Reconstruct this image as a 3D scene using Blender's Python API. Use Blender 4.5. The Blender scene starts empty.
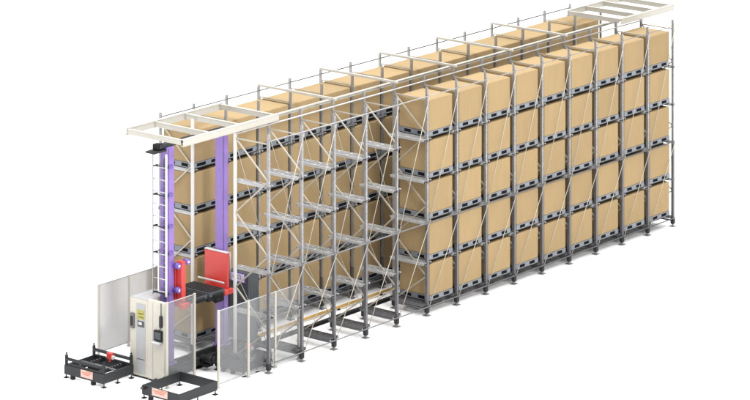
import bpy, bmesh, math, random
from mathutils import Vector, Matrix
random.seed(7)
sc = bpy.context.scene
C = sc.collection
S = 1.5                                   # bay pitch in metres
YF, YA, YB, YC = 0.0, 1.311, 3.0105, 4.3215   # the four rows of uprights
H = 7.03                                  # upright height
LV = [0.38 + 1.278 * i for i in range(5)] # load rail heights
YAW = math.radians(39.190313)

# ---------------------------------------------------------------- camera
cam = bpy.data.cameras.new('camera')
cam.sensor_fit = 'HORIZONTAL'; cam.sensor_width = 36
cam.lens = 36 * 3471.034 / 750
cam.shift_x = 0
cam.shift_y = -(695.479 + 200) / 750
cam.clip_start = 1; cam.clip_end = 3000
co = bpy.data.objects.new('camera', cam); C.objects.link(co)
co.location = (-77.0535, -66.855, 31.3995)
co.rotation_euler = (math.pi / 2, 0, YAW - math.pi / 2)
sc.camera = co

# ---------------------------------------------------------------- studio light
w = bpy.data.worlds.new('World'); sc.world = w; w.use_nodes = True
nt = w.node_tree; nt.nodes.clear()
out = nt.nodes.new('ShaderNodeOutputWorld'); bg = nt.nodes.new('ShaderNodeBackground')
tc = nt.nodes.new('ShaderNodeTexCoord'); sx = nt.nodes.new('ShaderNodeSeparateXYZ'); rp = nt.nodes.new('ShaderNodeValToRGB')
nt.links.new(tc.outputs['Generated'], sx.inputs[0]); nt.links.new(sx.outputs['Z'], rp.inputs[0])
nt.links.new(rp.outputs[0], bg.inputs[0]); nt.links.new(bg.outputs[0], out.inputs[0])
rp.color_ramp.elements[0].position = 0.0; rp.color_ramp.elements[0].color = (.05, .05, .05, 1)
rp.color_ramp.elements[1].position = 1.0; rp.color_ramp.elements[1].color = (1, 1, 1, 1)
e = rp.color_ramp.elements.new(.5); e.color = (.14, .14, .14, 1)
bg.inputs['Strength'].default_value = 4.8

def area_lamp(name, target, direction, dist, size, power, col=(1, 1, 1)):
    l = bpy.data.lights.new(name, 'AREA'); l.shape = 'DISK'; l.size = size; l.energy = power; l.color = col
    o = bpy.data.objects.new(name, l); C.objects.link(o)
    d = Vector(direction).normalized()
    o.location = Vector(target) - d * dist
    o.rotation_euler = d.to_track_quat('-Z', 'Y').to_euler()
    return o
area_lamp('key_softbox', (8, 2, 3), (.40, .80, -.60), 62, 11, 18500, (1, .985, .96))

sc.view_settings.view_transform = 'Standard'; sc.view_settings.look = 'None'
sc.view_settings.exposure = 0.26; sc.view_settings.gamma = 1

# ---------------------------------------------------------------- materials
def mat(name, col, rough=.5, metal=0., noise=.06, nscale=6., bump=0., alpha=1., stretch=(1, 1, 1), vary=0., spec=.5):
    m = bpy.data.materials.new(name); m.use_nodes = True
    t = m.node_tree; b = t.nodes['Principled BSDF']
    b.inputs['Roughness'].default_value = rough; b.inputs['Metallic'].default_value = metal
    b.inputs['Alpha'].default_value = alpha
    b.inputs['Specular IOR Level'].default_value = spec
    tcn = t.nodes.new('ShaderNodeTexCoord'); mp = t.nodes.new('ShaderNodeMapping'); mp.inputs['Scale'].default_value = stretch
    nz = t.nodes.new('ShaderNodeTexNoise'); nz.inputs['Scale'].default_value = nscale; nz.inputs['Detail'].default_value = 6
    t.links.new(tcn.outputs['Object'], mp.inputs[0])
    if vary:
        oi = t.nodes.new('ShaderNodeObjectInfo'); ad = t.nodes.new('ShaderNodeVectorMath'); ad.operation = 'MULTIPLY_ADD'
        ad.inputs[1].default_value = (1, 1, 1)
        cb = t.nodes.new('ShaderNodeCombineXYZ'); mu = t.nodes.new('ShaderNodeMath'); mu.operation = 'MULTIPLY'; mu.inputs[1].default_value = 50
        t.links.new(oi.outputs['Random'], mu.inputs[0])
        for i in range(3): t.links.new(mu.outputs[0], cb.inputs[i])
        t.links.new(mp.outputs[0], ad.inputs[0]); t.links.new(cb.outputs[0], ad.inputs[2])
        t.links.new(ad.outputs[0], nz.inputs['Vector'])
    else:
        t.links.new(mp.outputs[0], nz.inputs['Vector'])
    mr = t.nodes.new('ShaderNodeMapRange'); mr.inputs['From Min'].default_value = .3; mr.inputs['From Max'].default_value = .7
    mr.inputs['To Min'].default_value = 1 - noise; mr.inputs['To Max'].default_value = 1 + noise
    t.links.new(nz.outputs['Fac'], mr.inputs['Value'])
    hs = t.nodes.new('ShaderNodeHueSaturation'); hs.inputs['Color'].default_value = (*col, 1)
    if vary:
        m2 = t.nodes.new('ShaderNodeMapRange'); m2.inputs['To Min'].default_value = 1 - vary; m2.inputs['To Max'].default_value = 1 + vary
        t.links.new(oi.outputs['Random'], m2.inputs['Value'])
        mm = t.nodes.new('ShaderNodeMath'); mm.operation = 'MULTIPLY'
        t.links.new(m2.outputs[0], mm.inputs[0]); t.links.new(mr.outputs[0], mm.inputs[1]); t.links.new(mm.outputs[0], hs.inputs['Value'])
    else:
        t.links.new(mr.outputs[0], hs.inputs['Value'])
    t.links.new(hs.outputs[0], b.inputs['Base Color'])
    rr = t.nodes.new('ShaderNodeMapRange'); rr.inputs['To Min'].default_value = max(0, rough - .1); rr.inputs['To Max'].default_value = min(1, rough + .1)
    t.links.new(nz.outputs['Fac'], rr.inputs['Value']); t.links.new(rr.outputs[0], b.inputs['Roughness'])
    if bump:
        bp = t.nodes.new('ShaderNodeBump'); bp.inputs['Strength'].default_value = bump; bp.inputs['Distance'].default_value = .01
        t.links.new(nz.outputs['Fac'], bp.inputs['Height']); t.links.new(bp.outputs[0], b.inputs['Normal'])
    return m
M = dict(
    floor=mat('white_floor', (.80, .80, .80), .9, noise=0.0, spec=.1),
    card=mat('cardboard', (.29, .208, .108), .85, noise=.04, nscale=2.2, stretch=(2.5, 2.5, .7), vary=.06, spec=.15),
    pallet=mat('grey_plastic', (.165, .18, .20), .55, noise=.08, vary=.06),
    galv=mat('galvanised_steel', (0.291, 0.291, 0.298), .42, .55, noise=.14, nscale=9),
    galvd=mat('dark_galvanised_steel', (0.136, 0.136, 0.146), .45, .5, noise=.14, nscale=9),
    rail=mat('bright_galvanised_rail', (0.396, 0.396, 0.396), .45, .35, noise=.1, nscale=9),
    rod=mat('bright_tie_rod', (0.374, 0.347, 0.292), .4, .35, noise=.05),
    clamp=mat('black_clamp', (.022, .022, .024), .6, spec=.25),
    cream=mat('cream_paint', (0.394, 0.377, 0.333), .45, noise=.03),
    white=mat('white_paint', (0.503, 0.503, 0.496), .4, noise=.03),
    cabin=mat('cabinet_paint', (0.449, 0.425, 0.367), .45, noise=.03),
    purple=mat('lilac_paint', (.20, .122, .375), .4, noise=.05),
    violet=mat('violet_roller', (0.109, 0.068, 0.306), .35),
    red=mat('red_paint', (0.528, 0.042, 0.034), .38, noise=.05),
    dark=mat('charcoal_paint', (.017, .019, .021), .5, noise=.15, spec=.3),
    black=mat('black_rubber', (.008, .008, .009), .6, spec=.25),
    slate=mat('slate_paint', (.056, .063, .070), .5, noise=.06, spec=.35),
    greyp=mat('grey_panel', (0.313, 0.316, 0.326), .45, noise=.03),
    yellow=mat('yellow_conductor', (0.476, 0.292, 0.068), .5),
    note=mat('yellow_sticker', (0.306, 0.286, 0.054), .5, noise=.25, nscale=14),
    pink=mat('pale_pink_sticker', (0.503, 0.354, 0.313), .5, noise=.08, nscale=14),
    orange=mat('orange_print', (0.422, 0.136, 0.034), .5),
    lilac=mat('pale_lilac_plate', (0.697, 0.646, 0.807), .4),
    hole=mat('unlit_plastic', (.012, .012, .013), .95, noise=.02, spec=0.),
    glass=mat('clear_panel', (.26, .265, .27), .25, alpha=.26, noise=.02),
    frost=mat('smoky_panel', (.58, .58, .585), .4, alpha=.86, noise=.03),
)

# ---------------------------------------------------------------- mesh helpers
class MB:
    def __init__(self): self.bm = bmesh.new(); self.mats = []
    def mi(self, m):
        if m not in self.mats: self.mats.append(m)
        return self.mats.index(m)
    def box(self, x0, x1, y0, y1, z0, z1, m, bev=0., seg=2, mtx=None):
        bm = bmesh.new()
        bmesh.ops.create_cube(bm, size=1)
        bmesh.ops.scale(bm, vec=(abs(x1 - x0), abs(y1 - y0), abs(z1 - z0)), verts=bm.verts)
        if bev: bmesh.ops.bevel(bm, geom=bm.edges[:], offset=bev, segments=seg, affect='EDGES', profile=.5)
        bmesh.ops.translate(bm, vec=((x0 + x1) / 2, (y0 + y1) / 2, (z0 + z1) / 2), verts=bm.verts)
        if mtx is not None: bmesh.ops.transform(bm, matrix=mtx, verts=bm.verts)
        self.add(bm, m); return self
    def beam(self, a, b, wd, ht, m, bev=0.):
        a, b = Vector(a), Vector(b); d = b - a
        q = d.to_track_quat('X', 'Z')
        return self.box(0, d.length, -wd / 2, wd / 2, -ht / 2, ht / 2, m, bev, 1, Matrix.Translation(a) @ q.to_matrix().to_4x4())
    def rod(self, a, b, r, m, seg=10, r2=None):
        a, b = Vector(a), Vector(b); d = b - a
        bm = bmesh.new()
        bmesh.ops.create_cone(bm, cap_ends=True, segments=seg, radius1=r, radius2=r if r2 is None else r2, depth=d.length)
        for f in bm.faces: f.smooth = len(f.verts) == 4
        bmesh.ops.translate(bm, vec=(0, 0, d.length / 2), verts=bm.verts)
        bmesh.ops.transform(bm, matrix=Matrix.Translation(a) @ d.to_track_quat('Z', 'Y').to_matrix().to_4x4(), verts=bm.verts)
        self.add(bm, m); return self
    def add(self, bm, m):
        i = self.mi(m)
        for f in bm.faces: f.material_index = i
        me = bpy.data.meshes.new('tmp'); bm.to_mesh(me); bm.free()
        self.bm.from_mesh(me); bpy.data.meshes.remove(me)
    def build(self, name, parent=None):
        me = bpy.data.meshes.new(name); self.bm.to_mesh(me); self.bm.free()
        for m in self.mats: me.materials.append(M[m])
        o = bpy.data.objects.new(name, me); C.objects.link(o)
        if parent is not None: o.parent = parent
        return o
def tag(o, label, cat, group=None, kind=None):
    if kind: o['kind'] = kind
    if label: o['label'] = label
    if cat: o['category'] = cat
    if group: o['group'] = group
    return o
def thing(name, label, cat, loc=(0, 0, 0), group=None):
    o = bpy.data.objects.new(name, None); C.objects.link(o); o.location = loc; o.empty_display_size = .2
    return tag(o, label, cat, group)
def copy_tree(o, parent=None, loc=None):
    c = o.copy(); C.objects.link(c)
    if parent is not None: c.parent = parent
    if loc is not None: c.location = loc
    for ch in list(o.children): copy_tree(ch, c)
    return c

# ---------------------------------------------------------------- floor
f = MB(); f.box(-400, 900, -400, 900, -.2, 0, 'floor'); tag(f.build('floor'), None, None, kind='structure')

# ---------------------------------------------------------------- racks
# one upright frame: lattice (mesh) > two columns, feet, load rails; built around its own origin
def column_mesh(front, white=False, wd=.066):
    m = MB()
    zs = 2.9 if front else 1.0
    t = .010; mm = 'white' if white else 'galv'
    # open channel: web and two flanges, upper length bright, lower length boxed in darker grey, reflection shading put into the colour
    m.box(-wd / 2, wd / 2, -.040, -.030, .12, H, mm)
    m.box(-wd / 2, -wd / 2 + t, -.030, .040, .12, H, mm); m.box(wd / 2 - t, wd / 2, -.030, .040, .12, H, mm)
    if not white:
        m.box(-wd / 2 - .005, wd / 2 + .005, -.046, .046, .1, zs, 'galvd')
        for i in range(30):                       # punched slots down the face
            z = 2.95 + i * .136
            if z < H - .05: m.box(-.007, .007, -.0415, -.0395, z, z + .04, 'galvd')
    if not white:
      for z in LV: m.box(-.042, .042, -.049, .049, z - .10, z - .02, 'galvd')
    return m
def foot_mesh():
    m = MB(); m.box(-.1, .1, -.1, .1, .0, .02, 'galv', .004); m.rod((0, 0, .02), (0, 0, .12), .028, 'rail')
    m.rod((0, 0, .075), (0, 0, .095), .06, 'galvd', 6); m.box(-.06, .06, -.06, .06, .1, .28, 'clamp', .008); return m
def lattice_mesh(dep):
    m = MB()
    zs = [6.72, 5.62, 4.52, 3.42, 2.32, 1.22, .3]
    for i in range(len(zs) - 1):
        a = (0, dep - .02, zs[i]) if i % 2 == 0 else (0, .02, zs[i])
        b = (0, .02, zs[i + 1]) if i % 2 == 0 else (0, dep - .02, zs[i + 1])
        m.beam(a, b, .036, .036, 'rod')
    m.beam((0, .05, 6.72), (0, dep - .05, 6.72), .034, .034, 'rod')
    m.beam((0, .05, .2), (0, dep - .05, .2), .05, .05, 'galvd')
    return m
def load_rail_mesh(sign, dep, low):
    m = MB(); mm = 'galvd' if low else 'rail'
    for sa, sb in ((.045, .08), (.155, .195)):
        x0, x1 = sorted((sign * sa, sign * sb)); m.box(x0, x1, -.02, dep + .02, -.03, 0, mm, .004)
    for q in ((.62,) if low else (.12, .62, 1.12)):
        x0, x1 = sorted((sign * .08, sign * .155)); m.box(x0, x1, q, q + .07, -.028, -.004, mm)
    xa, xb = sorted((sign * .046, sign * .06)); m.box(xa, xb, -.02, dep + .02, -.10, -.035, mm)
    xa, xb = sorted((sign * .183, sign * .195)); m.box(xa, xb, .0, dep, -.075, -.035, mm)
    xa, xb = sorted((sign * .05, sign * .18))
    m.box(xa, xb, -.028, -.021, -.07, -.032, 'clamp'); m.box(xa, xb, dep + .021, dep + .028, -.07, -.032, 'clamp')
    return m
dep = YA - YF
MESH = {}
def shared(key, mk):
    if key not in MESH:
        o = mk().build(key[0]); MESH[key] = o.data; bpy.data.objects.remove(o)
    return MESH[key]
def child(name, me, parent, loc=(0, 0, 0)):
    o = bpy.data.objects.new(name, me); C.objects.link(o); o.parent = parent; o.location = loc; return o
def rack(y0, label, front):
    t = thing('storage_rack', label, 'rack', (0, y0, 0))
    for k in range(15):
        fr = child('upright_frame', shared(('upright_frame', dep), lambda: lattice_mesh(dep)), t, (k * S, 0, 0))
        for yy, fl in ((0, front), (dep, False)):
            wh = k == 0 and (yy > 0 if front else yy == 0)
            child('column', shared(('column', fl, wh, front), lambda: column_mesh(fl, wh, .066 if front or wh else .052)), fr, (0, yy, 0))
            child('foot', shared(('foot',), foot_mesh), fr, (0, yy, 0))
        for sg in (-1, 1):
            if (k == 0 and sg < 0) or (k == 14 and sg > 0): continue
            for i, z in enumerate(LV):
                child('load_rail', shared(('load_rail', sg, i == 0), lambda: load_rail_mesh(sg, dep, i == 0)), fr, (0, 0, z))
    return t
fr_rack = rack(YF, 'front galvanised pallet rack with its five nearest bays empty', True)
re_rack = rack(YB, 'rear galvanised pallet rack with cartons in every bay', False)
L = 14 * S
def tie(t, y, z, r, m, off=0.):
    MB().rod((0, y + off, z), (L, y + off, z), r, m).build('tie_rod', t)
tie(fr_rack, 0, 6.83, .015, 'galv', -.065); tie(fr_rack, dep, 6.86, .022, 'rail', -.07)
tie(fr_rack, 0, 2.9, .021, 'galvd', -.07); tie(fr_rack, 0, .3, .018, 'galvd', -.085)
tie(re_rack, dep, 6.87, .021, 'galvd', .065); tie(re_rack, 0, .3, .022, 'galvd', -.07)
for k in range(14):                       # single diagonal rods in the front plane
    MB().rod((k * S, -.10, 2.9), ((k + 1) * S, -.10, 6.8), .011, 'rod', 8).build('diagonal_rod', fr_rack)
    MB().rod((k * S, -.10, .32), ((k + 1) * S, -.10, 2.88), .011, 'rod', 8).build('diagonal_rod', fr_rack)
for k in range(14):                       # opposite rods in the aisle plane
    MB().rod((k * S, dep + .06, 6.8), ((k + 1) * S, dep + .06, 2.9), .011, 'rod', 8).build('diagonal_rod', fr_rack)
    MB().rod((k * S, dep + .06, 2.88), ((k + 1) * S, dep + .06, .32), .011, 'rod', 8).build('diagonal_rod', fr_rack)
for k in (3, 5, 7, 9, 11):                # white arms across the aisle
    m = MB(); m.box(k * S - .04, k * S + .04, YA - YB - .14, dep + .02, 7.04, 7.11, 'cream', .006)
    m.build('cross_arm', re_rack)

# ---------------------------------------------------------------- loads
def pallet_mesh(X):
    m = MB(); Y = .60
    m.box(-X, X, -Y, Y, .150, .185, 'pallet', .006); m.box(-X + .003, X - .003, -Y + .003, Y - .003, .025, .052, 'pallet', .005); m.box(-X + .02, X - .02, -Y + .006, Y - .006, 0, .025, 'clamp')  # dark bottom layer paints in the shadowed gap below the pallet
    for cx, hw in ((.09 - X, .09), (0, .12), (X - .09, .09)):
        for cy, hy in ((-.50, .10), (0, .13), (.50, .10)):
            m.box(cx - hw, cx + hw, cy - hy, cy + hy, .052, .150, 'pallet')
    m.box(-X + .015, X - .015, -.585, .585, .052, .150, 'hole')  # near-black core, shade inside the fork openings put into the colour
    return m
def carton_mesh(X):
    m = MB(); m.box(-X, X, -.605, .605, 0, .985, 'card', .034, 3); return m
ORD = 'first second third fourth fifth sixth seventh eighth ninth tenth eleventh twelfth thirteenth fourteenth'.split()
SH = ['lowest shelf', 'second lowest shelf', 'middle shelf', 'second highest shelf', 'top shelf']
def loads(y0, ks, rackname, bayword, X):
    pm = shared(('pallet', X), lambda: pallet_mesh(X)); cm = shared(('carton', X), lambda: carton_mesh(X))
    for n, k in enumerate(ks):
        for i, z in enumerate(LV):
            where = f'{rackname}, {ORD[n]} {bayword} from left, {SH[i]}'
            jx = random.uniform(-.006, .006); jy = random.uniform(-.012, .012); rz = random.uniform(-.005, .005)
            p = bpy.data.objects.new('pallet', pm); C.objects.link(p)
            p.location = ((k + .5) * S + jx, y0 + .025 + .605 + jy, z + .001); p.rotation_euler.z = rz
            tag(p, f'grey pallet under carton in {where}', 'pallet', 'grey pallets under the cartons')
            c = bpy.data.objects.new('carton', cm); C.objects.link(c)
            c.location = ((k + .5) * S + jx, y0 + .025 + .605 + jy, z + .187); c.rotation_euler.z = rz
            tag(c, f'tan carton in {where}', 'carton', 'tan cartons on the rack shelves')
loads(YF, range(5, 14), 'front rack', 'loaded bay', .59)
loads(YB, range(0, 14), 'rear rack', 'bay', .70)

# ---------------------------------------------------------------- top frames
def ceiling_frame(name, label, x0, x1, xs, ya, yb, group):
    t = thing(name, label, 'steel frame', (x0, ya, 6.935), group); ln = x1 - x0
    for y in (0, yb - ya):
        m = MB()
        m.box(0, ln, y - .06, y + .06, .185, .2, 'cream', .003); m.box(0, ln, y - .06, y + .06, 0, .015, 'cream', .003)
        m.box(0, ln, y - .05, y - .035, .015, .185, 'cream'); m.build('side_beam', t)
    for x in xs:
        m = MB(); x -= x0
        m.box(x - .05, x + .05, .065, yb - ya - .065, .17, .183, 'cream', .003); m.box(x - .05, x + .05, .065, yb - ya - .065, .03, .043, 'cream', .003)
        m.box(x - .045, x - .03, .065, yb - ya - .065, .043, .17, 'cream'); m.build('cross_beam', t)
    return t
ceiling_frame('top_frame', 'cream ladder frame overhanging the purple crane masts at near end', -2.45, 1.8, (-2.39, -1.2, .13, 1.70), 1.20, 3.45, None)
ceiling_frame('top_frame', 'cream ladder frame overhanging the far end of both racks', 19.6, 22.8, (19.66, 20.7, 21.75, 22.74), 1.20, 3.45, None)
m = MB(); ym = 2.16
m.box(1.88, 21.0, ym - .04, ym + .04, 6.70, 6.715, 'cream', .003); m.box(1.88, 21.0, ym - .012, ym + .012, 6.715, 6.765, 'cream')
m.box(1.88, 21.0, ym - .055, ym + .055, 6.765, 6.79, 'cream', .003)
tag(m.build('guide_rail'), 'long cream overhead guide rail running down the aisle between the racks', 'rail')
# floor rails
m = MB(); m.box(-2.9, 21.3, 1.90, 2.02, 0.004, .02, 'black'); m.box(-2.9, 21.3, 1.945, 1.975, .02, .09, 'black'); m.box(-2.9, 21.3, 1.93, 1.99, .09, .12, 'dark', .004)
tag(m.build('floor_rail'), 'black steel crane rail along the aisle floor', 'rail')
m = MB(); m.box(1.9, 21.3, 2.48, 2.54, .06, .13, 'yellow', .004)
for k in range(10): m.box(2.0 + k * 2.1, 2.06 + k * 2.1, 2.47, 2.55, 0, .06, 'clamp')
tag(m.build('power_rail'), 'yellow conductor rail along the aisle floor beside the rear rack', 'rail')

# ---------------------------------------------------------------- stacker crane
cr = thing('stacker_crane', 'stacker crane with two purple masts and red carriage at aisle end', 'crane', (-.9, 2.16, 0))
def P(mb, name, parent=cr):
    o = mb.build(name)
    o.parent = parent
    g = parent
    off = Vector((0, 0, 0))
    while g is not None: off += g.location; g = g.parent
    o.data.transform(Matrix.Translation(-off)); return o
masts = []
for x0, x1 in ((-2.2, -1.89), (.22, .49)):
    m = MB(); m.box(x0, x1, 2.02, 2.30, .36, 6.72, 'purple', .012)
    xc_ = (x0 + x1) / 2
    m.box(x0 + .06, x1 - .06, 2.0, 2.021, .4, 6.68, 'purple'); masts.append(P(m, 'mast'))
    m = MB(); m.box(x0 - .06, x1 + .06, 1.96, 2.36, .345, .40, 'purple', .005)
    for sx_ in (x0 - .03, x1 + .03):
        for yy in (1.99, 2.33): m.rod((sx_, yy, .40), (sx_, yy, .43), .018, 'rail', 6)
    P(m, 'mast_flange', masts[-1])
m = MB()
m.box(-2.6, 1.75, 1.80, 1.90, .14, .345, 'dark', .01); m.box(-2.6, 1.75, 2.24, 2.34, .14, .345, 'dark', .01)
for x in (-2.55, -2.05, -1.0, .35, 1.2, 1.7): m.box(x - .06, x + .06, 1.90, 2.24, .15, .33, 'dark')
P(m, 'base_frame')
for x in (-2.35, 1.5):
    m = MB(); m.rod((x, 1.91, .17), (x, 2.01, .17), .05, 'black', 20); P(m, 'travel_wheel')
m = MB(); m.rod((-.9, 1.35, .36), (-.9, 1.80, .30), .13, 'black', 22); m.rod((-.9, 1.28, .37), (-.9, 1.35, .36), .10, 'dark', 22)
m.box(-1.05, -.75, 1.5, 1.7, .12, .2, 'black'); P(m, 'drive_motor')
m = MB(); m.box(-2.45, .75, 2.07, 2.25, 6.722, 6.84, 'dark', .01); P(m, 'top_beam')
m = MB(); m.box(-2.72, -2.2, 2.05, 2.40, 6.62, 6.68, 'dark', .006); m.box(-2.5, -2.28, 2.1, 2.34, 6.68, 6.86, 'black', .03); P(m, 'top_bracket')
# ladder
m = MB()
m.box(-2.37, -2.34, 2.425, 2.455, 2.42, 6.5, 'galv', .004); m.box(-2.38, -2.33, 1.885, 1.935, 2.42, 6.58, 'white', .006)
z = 2.55
while z < 6.5:
    m.rod((-2.355, 1.93, z), (-2.355, 2.43, z), .016, 'rail', 8); z += .362
ld = P(m, 'ladder')
for z in (2.46, 3.62, 4.40, 5.32, 6.15):
    m = MB()
    m.box(-2.345, -2.32, 1.94, 2.42, z + .01, z + .04, 'clamp')
    m.box(-2.35, -2.2, 1.94, 1.98, z, z + .05, 'clamp'); m.box(-2.35, -2.2, 2.38, 2.42, z, z + .05, 'clamp')
    m.box(-2.205, -2.0, 1.955, 1.998, z - .03, z + .06, 'violet', .006)
    P(m, 'ladder_bracket', ld)
m = MB()
m.box(-2.26, -2.205, 2.03, 2.11, 1.2, 6.4, 'slate', .004)
for i in range(36): m.box(-2.268, -2.26, 2.02, 2.12, 1.25 + i * .14, 1.29 + i * .14, 'violet')
P(m, 'cable_trunk')
# carriage
cg = MB()
cg.box(-1.86, -1.66, 1.75, 2.60, 2.02, 2.16, 'red', .01)
cg.box(-.02, .205, 1.75, 2.60, 2.02, 2.16, 'red', .01)
cg.box(-1.62, -.02, 2.48, 2.58, 2.03, 2.13, 'dark'); cg.box(-1.62, -.02, 1.80, 1.90, 2.03, 2.13, 'dark')
cga = P(cg, 'carriage')
m = MB(); m.box(-1.86, -1.80, 2.0, 2.6, 2.16, 3.25, 'red', .01); m.box(-1.93 + .09, -1.66, 1.75, 2.0, 2.16, 3.36, 'red', .05, 3); P(m, 'side_plate', cga)
m = MB(); m.box(.09, .205, 1.72, 2.61, 2.16, 3.20, 'red', .012); m.box(.08, .21, 1.71, 2.62, 3.203, 3.225, 'white', .004)
P(m, 'side_plate', cga)
for (x, y, z) in ((-1.96, 1.84, 3.26), (-1.55, 1.84, 3.30), (-1.96, 1.84, 2.55)):
    m = MB(); m.rod((x, y - .08, z), (x, y + .08, z), .085, 'violet', 20); m.rod((x, y - .09, z), (x, y - .079, z), .035, 'lilac', 14)
    P(m, 'guide_roller', cga)
for x in (-1.3, -.52):
    m = MB(); m.box(x - .33, x + .33, 1.55, 2.75, 2.13, 2.26, 'slate', .008)
    for q in range(6): m.box(x - .29 + q * .1, x - .23 + q * .1, 1.56, 2.74, 2.26, 2.285, 'dark')
    m.box(x - .2, x + .2, 1.48, 1.55, 2.10, 2.2, 'black', .02); P(m, 'fork', cga)
m = MB(); m.rod((-.55, 1.62, 1.98), (-.25, 1.62, 1.98), .09, 'black', 16); m.box(-.9, -.2, 1.56, 1.76, 2.0, 2.12, 'black', .02); P(m, 'fork_motor', cga)
m = MB(); m.box(-.06, -.02, 1.72, 2.75, 2.34, 2.38, 'white', .004); P(m, 'load_stop_bar', cga)
for xa, xb in ((-2.0, -1.62), (-.1, .3)):
    m = MB(); m.box(xa, xb, 1.62, 1.75, 2.0, 2.16, 'red', .03); P(m, 'carriage_bumper', cga)
# cabinet behind the second mast
m = MB(); m.box(.91, 1.33, 1.58, 2.44, .42, 2.42, 'slate', .012); cb = P(m, 'electric_cabinet')
m = MB(); m.box(1.0, 1.31, 1.571, 1.58, .5, 2.35, 'slate', .003); m.box(1.04, 1.07, 1.555, 1.571, 1.3, 1.5, 'clamp'); P(m, 'cabinet_door', cb)
m = MB(); m.box(.892, .909, 1.70, 2.29, 2.13, 2.43, 'violet', .004); m.box(.884, .892, 1.74, 2.25, 2.16, 2.40, 'lilac', .002)
m.rod((.8835, 2.15, 2.29), (.881, 2.15, 2.29), .045, 'violet', 18); m.box(.881, .8835, 2.05, 2.11, 2.28, 2.30, 'violet')
for a in ((1.86, 1.995, 2.33, 2.345), (1.86, 1.995, 2.235, 2.25), (1.86, 1.875, 2.25, 2.33), (1.98, 1.995, 2.25, 2.33)): m.box(.881, .8835, a[0], a[1], a[2], a[3], 'violet')
P(m, 'name_plate', cb)
m = MB(); m.box(.49, .60, 2.05, 2.2, 1.0, 2.3, 'clamp', .01); m.rod((.55, 2.0, 2.3), (.55, 2.0, 3.1), .025, 'rail'); P(m, 'cable_duct')

# ---------------------------------------------------------------- control cabinets
def local(name, label, cat, loc, group=None): return thing(name, label, cat, loc, group)
t = local('control_cabinet', 'tall cream control cabinet with grey window and yellow stickers', 'cabinet', (-2.7, 2.68, 0))
Q = lambda mb, name, par=t: P(mb, name, par)
m = MB(); m.box(-2.7, -1.72, 2.32, 3.03, .06, 2.30, 'cabin', .015); m.box(-2.66, -1.76, 2.36, 2.99, 0, .06, 'dark'); m.box(-2.69, -1.73, 2.33, 3.02, 2.302, 2.32, 'greyp', .005); Q(m, 'cabinet_body')
m = MB(); m.box(-2.713, -2.70, 2.42, 2.77, .14, 2.18, 'greyp', .003); m.box(-2.718, -2.713, 2.44, 2.75, .55, .565, 'clamp'); Q(m, 'window')
m = MB()
m.box(-2.718, -2.714, 2.45, 2.74, 1.72, 2.0, 'note', .001); m.box(-2.72, -2.718, 2.48, 2.70, 1.88, 1.90, 'clamp'); m.box(-2.72, -2.718, 2.48, 2.66, 1.78, 1.795, 'clamp')
m.box(-2.718, -2.714, 2.45, 2.72, 1.50, 1.68, 'slate', .001); m.box(-2.72, -2.718, 2.55, 2.68, 1.56, 1.64, 'white'); Q(m, 'sticker')
m = MB(); m.box(-2.76, -2.70, 2.84, 2.99, 1.42, 1.86, 'galvd', .012); m.box(-2.79, -2.76, 2.88, 2.95, 1.5, 1.78, 'clamp', .008); Q(m, 'door_handle')
t2 = local('operator_cabinet', 'narrow cream operator cabinet with black screen and hanging handset', 'cabinet', (-2.72, 2.0, 0))
Q = lambda mb, name, par=t2: P(mb, name, par)
m = MB(); m.box(-2.72, -2.60, 1.66, 2.31, .06, 2.36, 'cabin', .015); m.box(-2.70, -2.62, 1.68, 2.28, 0, .06, 'dark')
m.box(-2.726, -2.72, 2.10, 2.115, .1, 2.3, 'greyp'); Q(m, 'cabinet_body')
m = MB(); m.box(-2.90, -2.72, 1.68, 2.05, 1.16, 1.20, 'greyp', .006); m.box(-2.9, -2.76, 1.72, 2.0, 1.2, 1.215, 'white', .004); sh = Q(m, 'shelf')
m = MB(); m.box(-2.79, -2.722, 1.70, 2.02, 1.24, 1.54, 'black', .012); m.box(-2.794, -2.79, 1.74, 1.98, 1.29, 1.5, 'slate', .002); Q(m, 'screen')
m = MB(); m.box(-2.80, -2.73, 1.70, 1.80, 1.64, 1.98, 'dark', .02); m.rod((-2.745, 1.76, 1.98), (-2.745, 1.76, 2.34), .012, 'clamp', 8); m.rod((-2.745, 1.76, 1.645), (-2.745, 1.83, 1.55), .01, 'clamp', 8); Q(m, 'handset')

# ---------------------------------------------------------------- safety fences
def fence(label, x0, x1, y, h, posts, panel):
    t = thing('safety_fence', label, 'fence', (x0, y, 0))
    for x in posts:
        m = MB(); m.box(x - .03, x + .03, y - .03, y + .03, .012, h, 'cream', .005); m.box(x - .08, x + .08, y - .06, y + .06, 0, .012, 'cream'); P(m, 'post', t)
    for a, b in zip(posts, posts[1:]):
        m = MB(); m.box(a + .032, b - .032, y - .006, y + .006, .12, h - .04, panel)
        p = P(m, 'panel', t)
        for za, zb in ((h - .04, h - .018), (.095, .12)):
            m = MB(); m.box(a + .032, b - .032, y - .012, y + .012, za, zb, 'greyp'); P(m, 'panel_rail', p)
    return t
fence('short clear guard panel between two white posts beside the operator cabinet', -2.93, -1.75, 1.35, 2.5, (-2.93, -1.75), 'glass')
fence('long clear guard fence with four cream posts before the front rack', -1.96, 1.62, .22, 2.26, (-1.96, -.65, .55, 1.62), 'glass')
fence('grey mesh guard fence behind the tall cream control cabinet', -1.93, .62, 5.05, 2.14, (-1.93, -.62, .62), 'frost')

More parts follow.
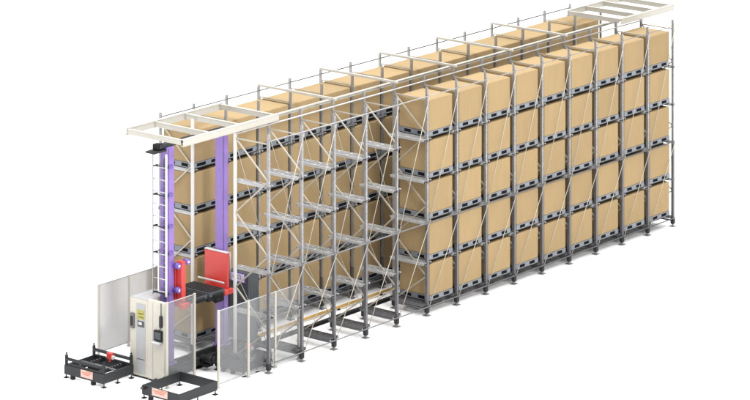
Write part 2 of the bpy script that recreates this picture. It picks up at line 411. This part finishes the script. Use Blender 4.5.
# ---------------------------------------------------------------- conveyor stands
def stand(label, x0, x1, y0, y1, bars, plate, sensor, group='charcoal conveyor stands at the near end'):
    t = thing('conveyor_stand', label, 'conveyor', ((x0 + x1) / 2, (y0 + y1) / 2, 0), group)
    b = .05
    m = MB(); zz = (.12, .39)
    m.box(x0, x0 + b, y0, y1, *zz, 'dark', .004); m.box(x1 - b, x1, y0, y1, *zz, 'dark', .004)
    m.box(x0 + b, x1 - b, y0, y0 + b, *zz, 'dark', .004); m.box(x0 + b, x1 - b, y1 - b, y1, *zz, 'dark', .004)
    P(m, 'frame', t)
    n = max(2, int((x1 - x0) / .55))
    fx = [x0 + .06 + i * (x1 - x0 - .12) / n for i in range(n + 1)]
    for x in fx:
        for y in (y0 + .03, y1 - .03):
            m = MB(); m.rod((x, y, .02), (x, y, .13), .022, 'galvd'); m.box(x - .07, x + .07, y - .06, y + .06, 0, .02, 'black', .004); P(m, 'foot', t)
    for y in (y0 + .45, y1 - .3):
        m = MB(); m.box(x0 - .0, x0 + .12, y - .05, y + .05, .0, .119, 'black', .006); P(m, 'foot', t)
    if bars:
        for x in (x0 + .06, x1 - .06):
            m = MB(); m.rod((x, y0 + .06, .56), (x, y1 - .06, .56), .048, 'dark', 14); m.box(x - .03, x + .03, y0 + .1, y1 - .1, .39, .43, 'dark')
            br = P(m, 'roller_bar', t)
            for y in (y0 + .04, y1 - .04):
                m = MB(); m.box(x - .04, x + .04, y - .035, y + .035, .39, .68, 'dark', .01); m.rod((x, y, .70), (x, y, .74), .03, 'black'); P(m, 'bar_post', br)
        m = MB(); m.rod(((x0 + x1) / 2, y0 + .1, .36), ((x0 + x1) / 2, y1 - .1, .36), .03, 'galvd'); P(m, 'drive_shaft', t)
        m = MB(); m.box(x0 + .4, x0 + .75, (y0 + y1) / 2 - .1, (y0 + y1) / 2 + .25, .14, .38, 'black', .03); P(m, 'drive_motor', t)
        for y in (y0 + .38, y1 - .38):
            m = MB(); m.box(x0 + b + .001, x1 - b - .001, y - .035, y + .035, .27, .36, 'dark', .006); m.box(x0 + .12, x1 - .12, y - .015, y + .015, .36, .385, 'black')
            for q in range(9):
                xx = x0 + .16 + q * (x1 - x0 - .32) / 8; m.rod((xx, y - .03, .372), (xx, y + .03, .372), .018, 'galvd', 8)
            P(m, 'chain_track', t)
        m = MB(); m.beam((x0 + .1, y0 + .1, .2), (x1 - .1, y1 - .1, .2), .04, .04, 'dark'); P(m, 'brace', t)
    else:
        for q in (.3, .62, .9):
            xx = x0 + q * (x1 - x0)
            m = MB(); m.box(xx - .05, xx + .05, y1 + .001, y1 + .07, .20, .37, 'black', .01); P(m, 'end_stop', t)
        m = MB(); m.box(x0 - .09, x0 - .002, y1 - .18, y1 - .02, .30, .36, 'black', .012); m.box(x0 - .16, x0 - .09, y1 - .13, y1 - .07, .31, .35, 'galvd'); P(m, 'latch', t)
    if plate:
        ya, yb = plate
        m = MB(); m.box(x0 - .008, x0 - .001, ya, yb, .17, .385, 'pink', .001)
        m.box(x0 - .011, x0 - .008, ya + .07, yb - .05, .30, .325, 'orange'); m.box(x0 - .011, x0 - .008, ya + .12, yb - .10, .25, .27, 'red')
        m.box(x0 - .011, x0 - .008, ya + .02, yb - .22, .35, .37, 'orange'); P(m, 'warning_sticker', t)
    if sensor:
        x, y = sensor
        m = MB(); m.box(x - .06, x + .06, y - .10, y + .10, .46, .66, 'red', .03); m.box(x - .05, x + .05, y - .16, y - .10, .48, .58, 'white', .01); m.box(x - .03, x + .03, y - .03, y + .03, .39, .46, 'red'); P(m, 'sensor', t)
    return t
stand('charcoal conveyor stand with two raised bars beside the tall cream cabinet', -4.1, -2.82, 2.78, 4.36, True, (3.2, 3.68), (-3.04, 3.52))
stand('low charcoal conveyor frame without bars, nearest the viewer', -4.05, -2.42, -.15, 1.30, False, (.3, .9), None)
stand('charcoal conveyor stand seen through the long clear guard fence', -.75, .55, .34, 1.45, True, None, (.2, .95))
